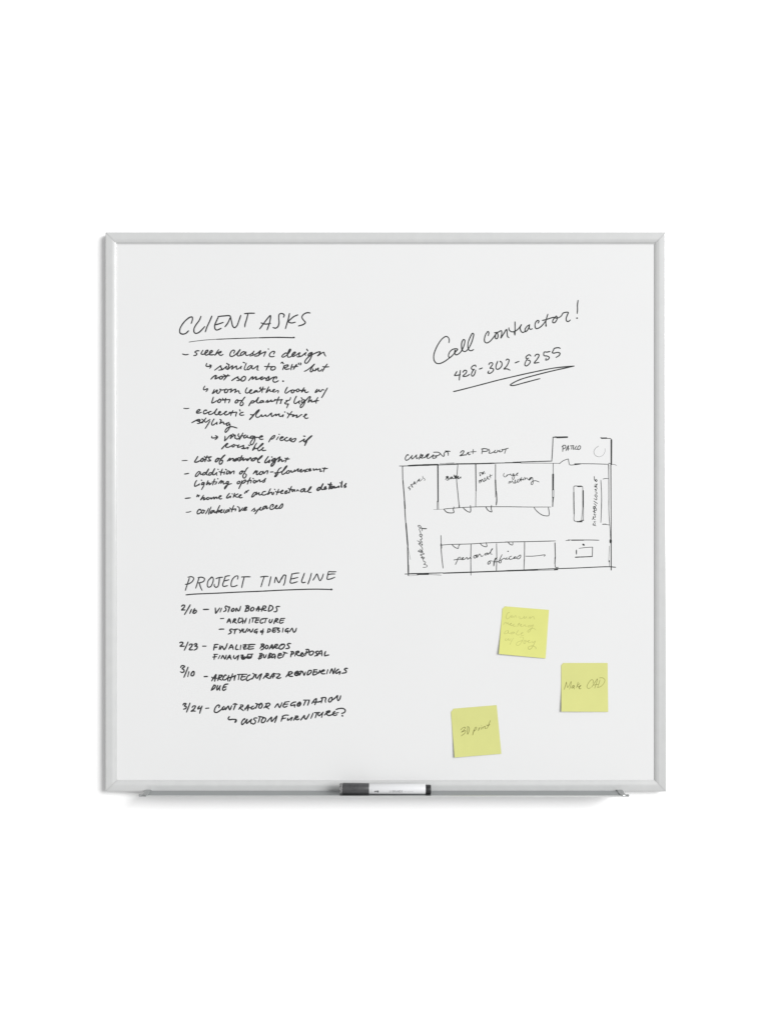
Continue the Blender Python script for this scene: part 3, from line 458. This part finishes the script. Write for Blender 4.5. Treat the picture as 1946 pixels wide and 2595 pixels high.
70 680 75 720 120 755 190 745 260 690 310 620 285 680 300 740 335 770 380 750|187 565 188 700 187 820|172 760 184 815|460 625 420 650 380 710 385 755 420 730 450 680 465 620 460 680 480 710 520 698|630 590 645 550 620 540 580 580 570 650 590 695 650 680 720 620 770 550|815 420 790 500 775 580 785 650|w28 778 630 780 645|710 540 790 520 940 480 910 540 910 580 945 580 985 530 995 485 975 455 955 490 1010 490 1070 455 1105 400 1150 385 1205 385 1185 440 1165 500 1175 550 1205 560 1245 530|1392 155 1380 250 1382 330 1375 405|w28 1370 495 1375 495
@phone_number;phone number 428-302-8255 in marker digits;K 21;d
585 1515 560 1560 540 1592 590 1590 650 1575|652 1495 640 1580 630 1680|700 1530 730 1495 770 1500 765 1540 700 1605 750 1610 800 1590 828 1570|948 1425 940 1395 890 1410 860 1450 890 1480 920 1470|915 1475 875 1530 865 1590 890 1605 925 1560 945 1490|1015 1470 1045 1460 1072 1447|1195 1385 1215 1355 1260 1350 1270 1375 1220 1455 1260 1455 1285 1475 1270 1515 1220 1550 1180 1545 1185 1525 1195 1505|1365 1320 1335 1400 1335 1460 1365 1475 1410 1450 1445 1400 1440 1340 1410 1320 1420 1335|1525 1300 1545 1280 1580 1290 1570 1350 1530 1420 1485 1468 1540 1465 1600 1490
#K2
190 1352 230 1335 265 1322|490 1220 460 1195 420 1215 395 1245 410 1270 450 1260|430 1265 390 1330 375 1390 400 1410 450 1380 480 1330 465 1305 430 1300|565 1225 595 1190 640 1190 645 1220 610 1280 555 1355 600 1350 645 1342|855 1132 800 1145 745 1145 740 1210 800 1220 842 1245 825 1280 775 1298 780 1260|1050 1075 1030 1062 940 1075 920 1110 900 1155 930 1165 1000 1150 1045 1165 1035 1205 970 1248
@underline;long swooping line doubled back under the phone number;K2 22;d
-986 1900 -918 1885 -508 1780 -108 1675 0 1650 300 1580 600 1515 900 1455 1150 1425 1318 1412|1318 1412 1150 1450 900 1505 600 1580 300 1665 150 1735 95 1776 150 1785 350 1735 520 1690 665 1652
@floor_plan;hand drawn floor plan of rooms with thick and thin walls;L 8;d
68 502 110 502|w12 110 503 200 500|w18 190 499 320 492 500 488|w22 400 488 600 483|w12 615 487 740 482 880 478|w5 630 467 870 464|w8 720 465 830 460|w15 870 473 1140 470 1400 463|w12 1400 462 1659 456|w12 110 505 113 690|w12 115 700 130 880 148 1100|w18 605 480 608 1000|w9 885 485 875 600 868 690 885 880 905 1080|w14 1135 475 1140 850|w9 1138 850 1135 1075|w11 1413 480 1412 700|w18 1412 700 1418 860|w6 1412 860 1412 940|w13 1424 860 1430 980 1423 1050
#M
w14 0 457 215 454|w6 215 462 500 462 760 465|w11 110 450 400 440 655 433|w9 672 465 672 620|w24 671 620 670 830|w8 661 830 662 950|w8 681 830 680 950|w18 671 945 667 1010|w10 667 1010 665 1070
w10 670 95 664 250 652 435|w24 725 101 870 97|w12 672 100 730 100|w5 690 88 722 90|w19 1350 112 1420 111|w10 1338 104 1350 110|w8 1420 115 1480 120 1488 140|w22 1488 138 1487 480|w4 1310 222 1265 255 1242 305 1265 355 1315 375|w3 1315 375 1365 355 1398 300 1398 255
w8 760 470 810 430 885 402|w8 885 402 892 450 905 485 970 485 1060 475|w15 975 474 1050 472|w8 1050 470 1250 472 1445 478|w7 1448 465 1490 465|w5 1500 480 1530 480 1562 495|w13 1480 480 1483 1106|w8 1448 480 1452 800 1452 1106|w12 1448 485 1450 540|w7 1370 685 1400 678 1445 678|w8 1340 700 1350 900 1350 1106|w9 960 795 962 900|w13 961 870 962 1106|w8 960 792 975 783 1085 790|w19 1018 788 1068 787|w8 1085 790 1088 850|w20 1091 850 1092 1060|w8 1095 1060 1098 1106
#N
w11 135 0 145 150 155 310|w15 158 310 170 460 185 640|w13 181 640 187 850 192 1045|w4 187 640 205 740 220 820|w18 192 900 193 1000|w8 597 0 597 115|w8 612 0 614 115|w4 545 118 690 113|w8 690 110 900 92 1140 80 1400 78 1659 78|w10 690 115 730 155 780 165 830 158 822 120 830 80|w10 960 95 1010 138 1060 153 1062 60|w10 1275 80 1310 130 1360 150 1352 100 1357 58|w10 648 482 652 600|w16 652 600 655 658|w9 650 660 662 800 678 940|w8 640 618 760 608 1060 600 1300 585 1659 572|w9 805 612 840 645 890 663 895 635 915 605|w9 1195 590 1230 625 1290 638 1282 580|w9 1590 575 1610 600 1650 615 1655 570|w9 1070 600 1066 800 1068 1040|w9 1427 595 1430 800 1425 980|w10 145 1022 320 1022|w20 320 1025 470 1025|w4 195 1048 330 1040|w5 470 1030 560 1033 655 1038|w11 190 1018 450 1012 680 1006|w14 680 1010 1060 997 1659 975|w12 905 60 905 90
#O
w7 0 78 300 82 640 82|w9 0 78 230 80|w9 405 90 430 125 500 185 560 205 612 200 605 82|w14 668 0 665 75|w9 0 573 300 568 705 558|w9 272 570 270 750 262 960|w13 697 585 703 800|w14 700 790 696 880|w9 697 880 708 930 745 928|w8 285 772 380 772 470 764 560 755 545 775|w16 0 978 250 970 450 966|w11 250 965 690 948 1000 938 1300 924 1450 920 1548 927|w6 450 972 735 965|w15 690 964 735 960|w12 1483 0 1485 550|w26 1478 550 1478 575|w14 1484 580 1485 965|w7 1450 0 1455 200 1470 400 1475 480|w13 1475 460 1480 560|w5 1460 630 1450 850|w14 1457 836 1457 850|w6 1460 850 1460 920|w8 1350 0 1345 200 1340 300|w12 1365 325 1410 322|w8 1400 325 1455 333|w14 962 0 965 180|w8 966 180 968 275 1000 283|w17 1008 288 1075 288|w13 1045 280 1098 268|w8 1088 70 1070 270|w8 1098 0 1095 265|w14 1088 0 1089 80|w8 850 552 900 552|w15 930 547 1100 546|w9 1050 545 1200 545 1315 548|w7 880 540 925 546|w22 1092 608 1103 614|w7 1035 662 1130 650 1225 645|w10 1225 645 1220 775|w15 985 787 1040 784|w11 1040 784 1100 782 1222 776|w13 998 692 998 735|w6 998 680 999 750
@room_label;floor plan title CURRENT 1st FLOOR;L 11;d
#T
w26 178 345 165 320 130 335 90 400 82 450 105 488 160 475 225 420 295 340|w25 295 340 272 395 282 450 330 420 420 325|w25 425 325 412 380 425 440 470 410|w28 550 300 525 380 492 455|w34 560 340 605 330 590 370 560 400|w25 520 400 580 425 680 390 740 330 790 295|w40 700 370 750 320 785 300|w25 665 415 700 370|w25 795 300 750 370 730 400 765 435 850 390 930 320|w25 930 320 905 380 905 420 935 430 1000 410 1020 375 960 360 915 355|w24 930 248 1010 245 1080 250 1130 280|w25 980 355 1080 340 1135 285|w23 1130 280 1170 330 1225 372 1250 350 1250 280 1290 240 1340 235|w28 1285 212 1350 215 1425 222|w25 1345 235 1370 280 1370 345
#L
w12 920 318 945 290 970 293 955 328 915 358 960 350 1005 345|1000 350 1025 315 1040 310 1030 330 1042 345 1060 335|1100 270 1095 330|1060 305 1140 300|w12 1232 270 1220 330|1215 265 1250 258 1305 270 1300 290 1225 300|1320 265 1330 300 1320 320 1350 322 1395 300|1410 280 1395 310 1420 315 1445 292 1440 280|1440 292 1470 290|1475 278 1465 300 1490 302 1515 280 1500 268|1505 275 1530 270 1592 252|1560 265 1540 325
@room_label;room name STAIRS slanting upward;L 8;d
#T2
w17 195 445 155 470 165 490 200 500 195 525 180 540|w14 210 405 250 385 300 370|w22 225 395 262 462|w18 290 395 315 315 325 350 348 385|w13 290 375 340 355|w13 360 355 395 300 430 250|w22 395 300 425 285|w18 450 245 430 280 450 305|w11 450 305 490 280 530 230|w13 530 170 535 210 575 240 588 265 570 288
@room_label;room name Bath over a thin wall;L 10;d
#T2
w20 1180 180 1130 265|w22 1140 195 1185 175 1200 200 1150 225|w22 1160 225 1215 235 1215 260 1165 280|w22 1300 190 1255 210 1255 240 1290 230 1310 195|w20 1310 195 1320 235 1375 230|w22 1350 140 1370 190 1390 235|w20 1360 185 1415 170|w22 1395 155 1405 230|w20 1390 235 1440 200 1460 170|w24 1465 170 1455 235 1480 235|w18 1480 235 1530 190 1525 232
@room_label;room name sm meet in two short lines;L 13;d
#T3
w45 400 410 345 420 345 520 395 600 430 660|w90 385 640 390 670|w45 480 440 520 500 550 590|w40 400 410 560 410 650 380 715 315 745 400 800 520|w90 560 450 620 440 650 520|w60 300 1090 325 1200 350 1290|w60 350 1130 400 1050 440 1130 475 1220|w55 475 1210 500 1050 550 980 600 1040 640 1130 690 1180 760 1120|w75 765 880 765 960|w50 765 960 760 1080 830 1090 900 1020 960 900 1000 740 1030 880 1070 950 1110 985 1180 950|w50 1205 565 1240 700 1265 880|w45 1130 760 1230 700 1400 615
@room_label;room name large meeting in two lines;M 10;d
#T4
w22 122 150 100 200 100 260 140 305 190 300 240 250|w35 220 270 270 220|w24 280 205 300 215 340 215 395 180 400 220 430 245 480 235 520 170|w26 525 160 480 215 500 240 545 235|w22 540 190 560 260 520 400 490 415 465 370 480 290 560 240 640 230|w38 640 200 695 145|w24 700 140 640 200 640 235 695 240|w26 330 510 315 585|w24 330 520 380 490 385 570|w22 385 560 430 510 470 470 480 520 500 560 540 570|w32 590 440 565 540|w24 540 570 600 565 660 510|w30 705 410 675 500|w24 660 510 680 530 720 530 775 450|w40 790 390 805 450|w26 855 320 840 400 820 500|w30 770 400 830 430 930 410|w30 940 380 920 440|w26 975 320 1000 360 985 430|w24 985 430 1030 370 1075 350 1110 400 1150 430|w34 1160 430 1215 350 1270 330 1230 400 1180 445|w26 1270 325 1310 340 1325 420 1335 560 1310 625 1270 625 1250 570 1290 510 1370 475 1440 465 1520 490 1590 520
@room_label;room name PATIO beside a drawn circle;M 10;d
810 225 808 260 805 300|795 235 815 212 845 215 845 245 810 265|850 288 885 215 880 285|855 265 900 262|910 220 960 215|935 220 925 268|960 220 950 265 975 262|1000 220 975 262 1010 268|1040 215 1015 245 1020 270 1050 260 1055 225 1040 215
@room_label;room name KITCHEN/LOUNGE written sideways;M 11;d
#T5
w50 460 210 470 330 480 450|w60 480 460 540 540 610 600|w45 610 600 670 560 650 460 580 460|w50 575 430 570 520|w40 570 770 610 840 640 920|w55 690 790 640 830|w40 490 850 540 920 590 980|w55 490 980 560 1000 620 1000|w40 650 930 600 1000|w38 600 1000 660 1070 660 1150 600 1190|w60 520 1180 580 1240|w45 580 1190 570 1250 630 1300|w38 510 1360 600 1390 670 1440 660 1500 600 1515 560 1500|w45 630 1770 680 1700 620 1600 530 1590 500 1630 560 1720 620 1780|w42 620 1780 650 1900 630 1970 570 1950 500 1900 430 1870|w42 430 2050 550 2150 690 2230
#T6
w42 430 290 550 370 700 480|w42 430 480 540 540 600 620 580 660 500 700|w60 430 690 520 750 550 800|w45 410 720 405 850 480 840|w42 540 780 620 880 620 980 560 1000 470 980|w55 500 820 460 970|w40 380 1040 450 1110 550 1165|w50 480 1000 480 1110|w40 480 1120 490 1200|w50 440 1260 480 1290|w28 500 1290 600 1310|w38 460 1290 540 1410 550 1480 510 1510 440 1480 400 1440|w48 395 1450 380 1590 330 1660|w38 400 1610 540 1690|w38 440 1820 510 1930 530 2020 490 2070|w32 440 1820 580 1840|w36 380 1940 430 2060|w42 340 2060 460 2100 590 2140
@room_label;room name workshop written sideways;N 9;d
#T7
w24 385 2090 480 2085 570 2050 565 2000 500 1970 420 1945 480 1910 500 1860 470 1830 425 1840|w24 425 1850 400 1760 370 1700 350 1640|w38 310 1645 335 1660|w26 340 1640 400 1630 450 1650 420 1690 365 1670|w26 360 1610 330 1570 275 1545 290 1500 360 1500 435 1490 400 1450 270 1410 170 1360 200 1335 290 1370 380 1395|w28 250 1270 310 1330 380 1390|w26 340 1330 365 1270 330 1180 250 1080 185 1030 240 1020 330 1040|w42 345 1045 345 1090|w24 130 890 210 930 260 1010|w26 210 940 300 960 345 960 300 900 260 850 300 835 345 810 330 760 240 680|w28 240 680 240 620 300 600 355 640 330 690 270 690|w24 290 590 260 480 220 390 240 340 300 325 350 330|w26 320 310 270 230 210 200 170 215 180 255 260 310|w26 330 320 345 380 345 445|w40 370 340 450 350 545 350
@room_label;room name personal offices in cursive;N 9;d
830 825 870 818|895 790 875 840 850 890|w7 870 820 910 785 925 790 910 815 890 820|920 820 950 810 965 790 945 800 945 820 980 815 1010 790 1020 800 1020 815 1040 805 1065 785 1060 800 1075 805|1120 760 1105 785 1125 800 1145 775 1125 762 1165 755|1150 750 1155 790 1190 740 1205 760 1215 775 1240 765|1300 725 1265 740 1260 755 1290 750 1305 730 1310 750|1310 750 1350 700 1372 665 1362 672 1345 710 1345 740 1365 745
1325 840 1305 865 1310 885 1340 865 1330 840 1370 840|w14 1415 800 1395 850 1388 908|1395 850 1410 820 1435 790|1505 750 1480 800 1460 860 1485 865 1495 830|1380 850 1440 850 1500 820 1540 800 1550 815 1570 810|w14 1586 703 1590 704
#O
25 790 15 805 30 815 60 800|90 770 60 785 60 815 100 810 130 790|130 790 150 780 125 785 125 805 160 795|165 790 215 755 215 785 185 810 155 800"""
INK_NOTES = """@pencil_writing;faint pencil writing reading Concurm meeting date w/ Joey;P 10;n1
430 335 385 345 345 410 335 475 365 505 420 470 465 420|470 425 460 455 485 465 510 430 485 415|510 440 540 465 580 415 595 440 605 475|w8 650 455 700 455 690 500 760 490 810 440|815 440 805 480 830 490 870 445 875 490|930 500 950 455 975 460 970 495 1020 450 1060 450 1070 500 1085 515
265 655 310 600 350 600 345 640 390 605 400 660|400 665 460 640 480 615 440 640 460 680 510 670|560 640 510 665 530 695 600 690|w13 690 610 655 660 635 705|645 640 700 640|690 690 740 640 720 700 760 710|770 710 830 660 845 700 880 700|1000 670 930 680 905 710 960 715 1050 660 1000 760 930 855 900 840 940 790 1050 750 1120 800
w8 390 810 340 820 280 895 340 890 395 850 390 810 400 890 460 870|540 850 480 865 460 900 520 890 545 850 560 890|660 800 620 860 600 900 640 930 700 920|720 900 780 870 750 870 720 910 750 940 800 935
w8 335 1010 310 1070 350 1070 400 1020 400 1070 440 1060 460 1020|w8 535 1000 480 1080 435 1180|w9 690 990 740 980 790 1000 770 1060 700 1170 640 1210 605 1190 620 1130 700 1090 780 1080|830 1060 795 1110 810 1155 850 1130 840 1080 900 1100|900 1100 950 1075 930 1070 905 1110 940 1135 1000 1110|1020 1090 1030 1130 1100 1085|w13 1105 1085 1060 1180 990 1290 930 1305 915 1260 960 1225 1060 1220 1125 1280 1110 1300
@pencil_writing;pencil writing reading Make CAD;Q 12;n2
w15 305 912 340 800 365 710|365 710 375 790 395 860 440 790 490 700 480 790 445 905|w15 560 800 520 820 500 870 530 870 570 810 560 860 570 900|670 715 650 800 625 865|715 755 660 800 640 820 680 845|w17 680 850 745 800 720 830 700 870 710 895 745 885
1060 750 1070 680 1035 650 980 690 920 780 905 850 940 885 1000 865|1025 855 1100 740 1180 630 1150 750 1105 880|1060 800 1130 785 1220 770|1245 660 1215 760 1180 860|1230 605 1320 605 1375 660 1350 740 1270 830 1180 860
@pencil_writing;pencil writing reading 3D print;R 13;n3
385 835 430 790 490 760 510 770 460 850 405 895 470 865 515 850 500 910 400 995|570 760 562 850 565 950|560 745 600 760 615 800 600 880 570 950|w18 740 830 720 890 700 970|735 850 780 760 805 770 790 820 720 880|w18 885 770 865 810 850 850|940 760 920 820|932 725 938 722|960 810 975 770 1030 740 1030 800 1060 790|1165 585 1120 700 1080 795|w16 1065 705 1110 720 1150 690"""

plan = None
WID = {'floor_plan': 1.3, 'room_label': 1.28, 'heading': 1.08, 'underline': 1.08, 'note_line': 1.15, 'phone_number': 1.15}
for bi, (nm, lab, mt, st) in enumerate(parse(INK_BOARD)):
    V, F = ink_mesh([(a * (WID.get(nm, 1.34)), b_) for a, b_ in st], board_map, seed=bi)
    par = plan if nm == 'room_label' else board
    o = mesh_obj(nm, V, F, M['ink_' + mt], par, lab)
    fx = o.data
    if nm == 'floor_plan': plan = o

# ------------------------------------------------------------ sticky notes
def note_px(x0, y0, pts): return [Vector((x0 + a / 10.369, y0 + b / 10.369)) for a, b in pts]
NOTES = [
    # corners TL, TR, BR, BL, length of the clipped corner along the top / left (0..1), lift
    (note_px(1250, 1520, [(243, 168), (1462, 268), (1372, 1545), (143, 1428)]), .055, .055, .0042,
     'yellow sticky note tilted clockwise with faint pencil, reading meeting date', 0),
    (note_px(1400, 1660, [(226, 212), (1447, 212), (1462, 1500), (232, 1492)]), .045, .05, .0036,
     'upright yellow sticky note nearest the right frame rail, reading Make CAD', 1),
    (note_px(1130, 1770, [(122, 280), (1332, 180), (1455, 1462), (226, 1560)]), .065, .065, .0034,
     'yellow sticky note tilted anticlockwise, lowest of the three, reading 3D print', 2)]
GRP = 'yellow sticky notes stuck on the whiteboard'
note_ink = parse(INK_NOTES)
for ni, (cr, ct, cl, lift, lab, sd) in enumerate(NOTES):
    TL, TR, BR, BL = cr
    def P(u, v):   # u right, v down
        return TL * ((1 - u) * (1 - v)) + TR * (u * (1 - v)) + BR * (u * v) + BL * ((1 - u) * v)
    def H(u, v):   # paper curls away from the board at its free lower edge, most at the left
        e = max(0, v - .25) / .75
        return .0003 + lift * .72 * (e ** 1.8) * (1.0 - 0.62 * u) + .0002 * math.sin(3.1 * u + sd) * v + .00025 * noise.noise(Vector((u * 3, v * 3, sd * 7.)))
    def UV(px, py):
        u = v = .5
        for _ in range(8):
            p = P(u, v); du = (P(u + 1e-3, v) - p) / 1e-3; dv = (P(u, v + 1e-3) - p) / 1e-3
            e = Vector((px, py)) - p; det = du.x * dv.y - du.y * dv.x
            u += (e.x * dv.y - e.y * dv.x) / det; v += (du.x * e.y - du.y * e.x) / det
        return u, v
    c0 = P(.5, .5)
    root = empty('sticky_note', (X(c0.x), YB, Z(c0.y)), lab, 'sticky note', GRP)
    N = 26; V = []
    loc = root.location
    def W(px, py, h):
        s = (DIST - h) / DIST       # keep its outline where the photo has it
        return Vector((X(px) * s, YB - h, Z(py) * s)) - loc
    for layer in (0.00022, 0.0):
        for j in range(N + 1):
            for i in range(N + 1):
                u, v = i / N, j / N
                if u / ct + v / cl < 1:
                    s = 1 / max(1e-6, (u / ct + v / cl)) if (u + v) > 0 else 1
                    if u + v == 0: u, v = ct / 2, cl / 2
                    else: u *= s; v *= s
                p = P(u, v); V.append(W(p.x, p.y, H(u, v) + layer))
    F = []; S = (N + 1) ** 2
    for j in range(N):
        for i in range(N):
            a = j * (N + 1) + i
            F.append((a, a + 1, a + N + 2, a + N + 1)); F.append((S + a, S + a + N + 1, S + a + N + 2, S + a + 1))
    rim = [i for i in range(N + 1)] + [j * (N + 1) + N for j in range(1, N + 1)] + \
          [N * (N + 1) + i for i in range(N - 1, -1, -1)] + [j * (N + 1) for j in range(N - 1, 0, -1)]
    for a, b_ in zip(rim, rim[1:] + rim[:1]): F.append((a, S + a, S + b_, b_))
    o = mesh_obj('paper', V, F, M['paper%d' % ni], root); fix_normals(o); sharp(o, 50)
    nm, wl, mt, st = note_ink[ni]
    def nmap(px, py, dh):
        u, v = UV(px, py)
        return W(px, py, H(u, v) + .00022 + dh)
    V, F = ink_mesh(st, nmap, thick=.00004, seed=50 + ni)
    mesh_obj(nm, V, F, M[mt], root, wl)

# ------------------------------------------------------------ the marker on the tray
YM = -0.0392
KM = K * (YB + DIST - YB + YM - YB) / DIST
KM = K * (DIST + (YM - YB)) / DIST       # metres per photo pixel at the marker's depth
def XM(px): return (px - 973) * KM
rb = 0.00845; rc = 0.00915
ZM = ZS + rc
mk = empty('dry_erase_marker', (XM(973), YM, ZS),
           'white dry erase marker with dark grey cap lying on the pen tray', 'marker')
def ml(name, prof, mat, parent=mk, label=None, cz=None, seg=64):
    return lathe_x(name, prof, 0, (cz if cz is not None else rc), mat, parent, label, seg=seg)
cap = ml('cap', [(XM(868.6), rc * .90), (XM(869.0), rc * .985), (XM(870), rc), (XM(934.2), rc * .955), (XM(935.2), rc * .93)], M['cap'])
ml('grip', [(XM(861), rc * .84), (XM(861.8), rc * .91), (XM(868), rc * .94), (XM(868.8), rc * .90)], M['grip'], cap)
body_cz = rb + .0002
bod = ml('barrel', [(XM(934.4), rb * .93), (XM(935.4), rb * .975), (XM(936.2), rb), (XM(1076.8), rb * .985), (XM(1077.8), rb * .96), (XM(1078.2), rb * .9)], M['body'], cz=body_cz)
ml('end_cap', [(XM(1077.4), rb * .84), (XM(1079), rb * .90), (XM(1089), rb * .90), (XM(1091), rb * .87), (XM(1092), rb * .80)], M['plug'], cz=rb * .9 + .0001)

def cyl_map(r0, r1, x0, x1, cz):
    def f(px, py, dh):
        r = r0 + (r1 - r0) * (px - x0) / (x1 - x0)
        zc = ZS + cz
        z = (1297.5 - py) * KM
        s = max(-.98, min(.98, (z - zc) / r)); a = math.asin(s)
        return (XM(px), -(r + dh) * math.cos(a), (r + dh) * math.sin(a) + cz)
    return f
def sp(s, w_):   # strokes in the tray close-up's coordinates
    rg = REG['S']; out = []
    for st in s.split('|'):
        v = [float(t) for t in st.split()]
        pts = [Vector((rg[0] + v[i] / rg[2], rg[1] + v[i + 1] / rg[2])) for i in range(0, len(v), 2)]
        # keep corners: straight pieces
        for a, b_ in zip(pts, pts[1:]):
            m_ = max(1, int((b_ - a).length / .7))
            for q in range(m_): out.append((w_ / rg[2], [a.lerp(b_, q / m_), a.lerp(b_, (q + 1) / m_)]))
    return out
GL = {'U': '0 0 0 .7 .3 1 .7 1 1 .7 1 0', 'B': '0 0 0 1 .7 1 1 .75 .7 .5 0 .5|0 0 .65 0 .9 .25 .7 .5', 'R': '0 1 0 0 .7 0 1 .25 .7 .5 0 .5|.5 .5 1 1',
      'A': '0 1 .5 0 1 1|.2 .65 .8 .65', 'N': '0 1 0 0 1 1 1 0', 'D': '0 0 0 1 .6 1 1 .7 1 .3 .6 0 0 0', 'S': '1 .1 .5 0 .1 .2 .3 .45 .8 .55 .95 .8 .5 1 0 .9',
      'Y': '0 0 .5 .5 1 0|.5 .5 .5 1', 'E': '1 0 0 0 0 1 1 1|0 .5 .8 .5'}
def word(t, x0, x1, y0, y1, gapf=.45):
    n = sum(1 for c in t if c != ' '); sp_n = t.count(' ')
    u = (x1 - x0) / (n + gapf * (n - 1) + sp_n * .8)
    x = x0; out = []
    for c in t:
        if c == ' ': x += u * .8; continue
        for st in GL[c].split('|'):
            v = [float(q) for q in st.split()]
            out.append(' '.join('%.1f %.1f' % (x + v[i] * u, y0 + v[i + 1] * (y1 - y0)) for i in range(0, len(v), 2)))
        x += u * (1 + gapf)
    return '|'.join(out)
bm_ = cyl_map(rb, rb * .985, 936, 1077, body_cz)
def print_part(name, strokes, mat, fm, parent, label=None):
    V, F = ink_mesh(strokes, fm, thick=.00004, seed=3)
    return mesh_obj(name, V, F, mat, parent, label)
print_part('lettering', sp(word('U BRANDS', 872, 1066, 361, 390), 6.5), M['print_l'], bm_, bod, 'grey printed capitals U BRANDS')
print_part('lettering', sp(word('DRY ERASE', 1087, 1224, 369, 384), 3.2), M['print_f'], bm_, bod, 'small pale printed capitals DRY ERASE')
print_part('lettering', sp('|'.join('598 %d 606 %d' % (y, y) for y in range(338, 410, 6)), 2.5), M['print_f'], bm_, bod, 'tiny pale sideways print beside the cap')
print_part('printed_symbol', sp('645 378 655 372 668 368 668 380 655 384|655 378 666 376', 9), M['print'], bm_, bod)
print_part('printed_symbol', sp('684 366 704 366 704 388 684 388 684 366|694 366 694 388|688 377 700 377', 8), M['print'], bm_, bod)
# the round emblem pressed into the cap
def ring_px(cx, cy, rx, ry, n=20, a0=0, a1=360):
    return '|'.join('%.1f %.1f %.1f %.1f' % (cx + rx * math.cos(R(a0 + (a1 - a0) * k / n)), cy + ry * math.sin(R(a0 + (a1 - a0) * k / n)),
        cx + rx * math.cos(R(a0 + (a1 - a0) * (k + 1) / n)), cy + ry * math.sin(R(a0 + (a1 - a0) * (k + 1) / n))) for k in range(n))
cm = cyl_map(rc, rc * .955, 870, 934, rc)
cut = sp(ring_px(338, 305, 62, 56, 20, -28, 208), 5) + sp(ring_px(338, 303, 46, 42, 18, -35, 215), 5) + \
      sp('318 330 340 305 362 288|318 330 345 322 362 288|310 310 330 290', 6)
print_part('emblem', cut, M['emboss'], cm, cap, 'round emblem of two rings on the cap')
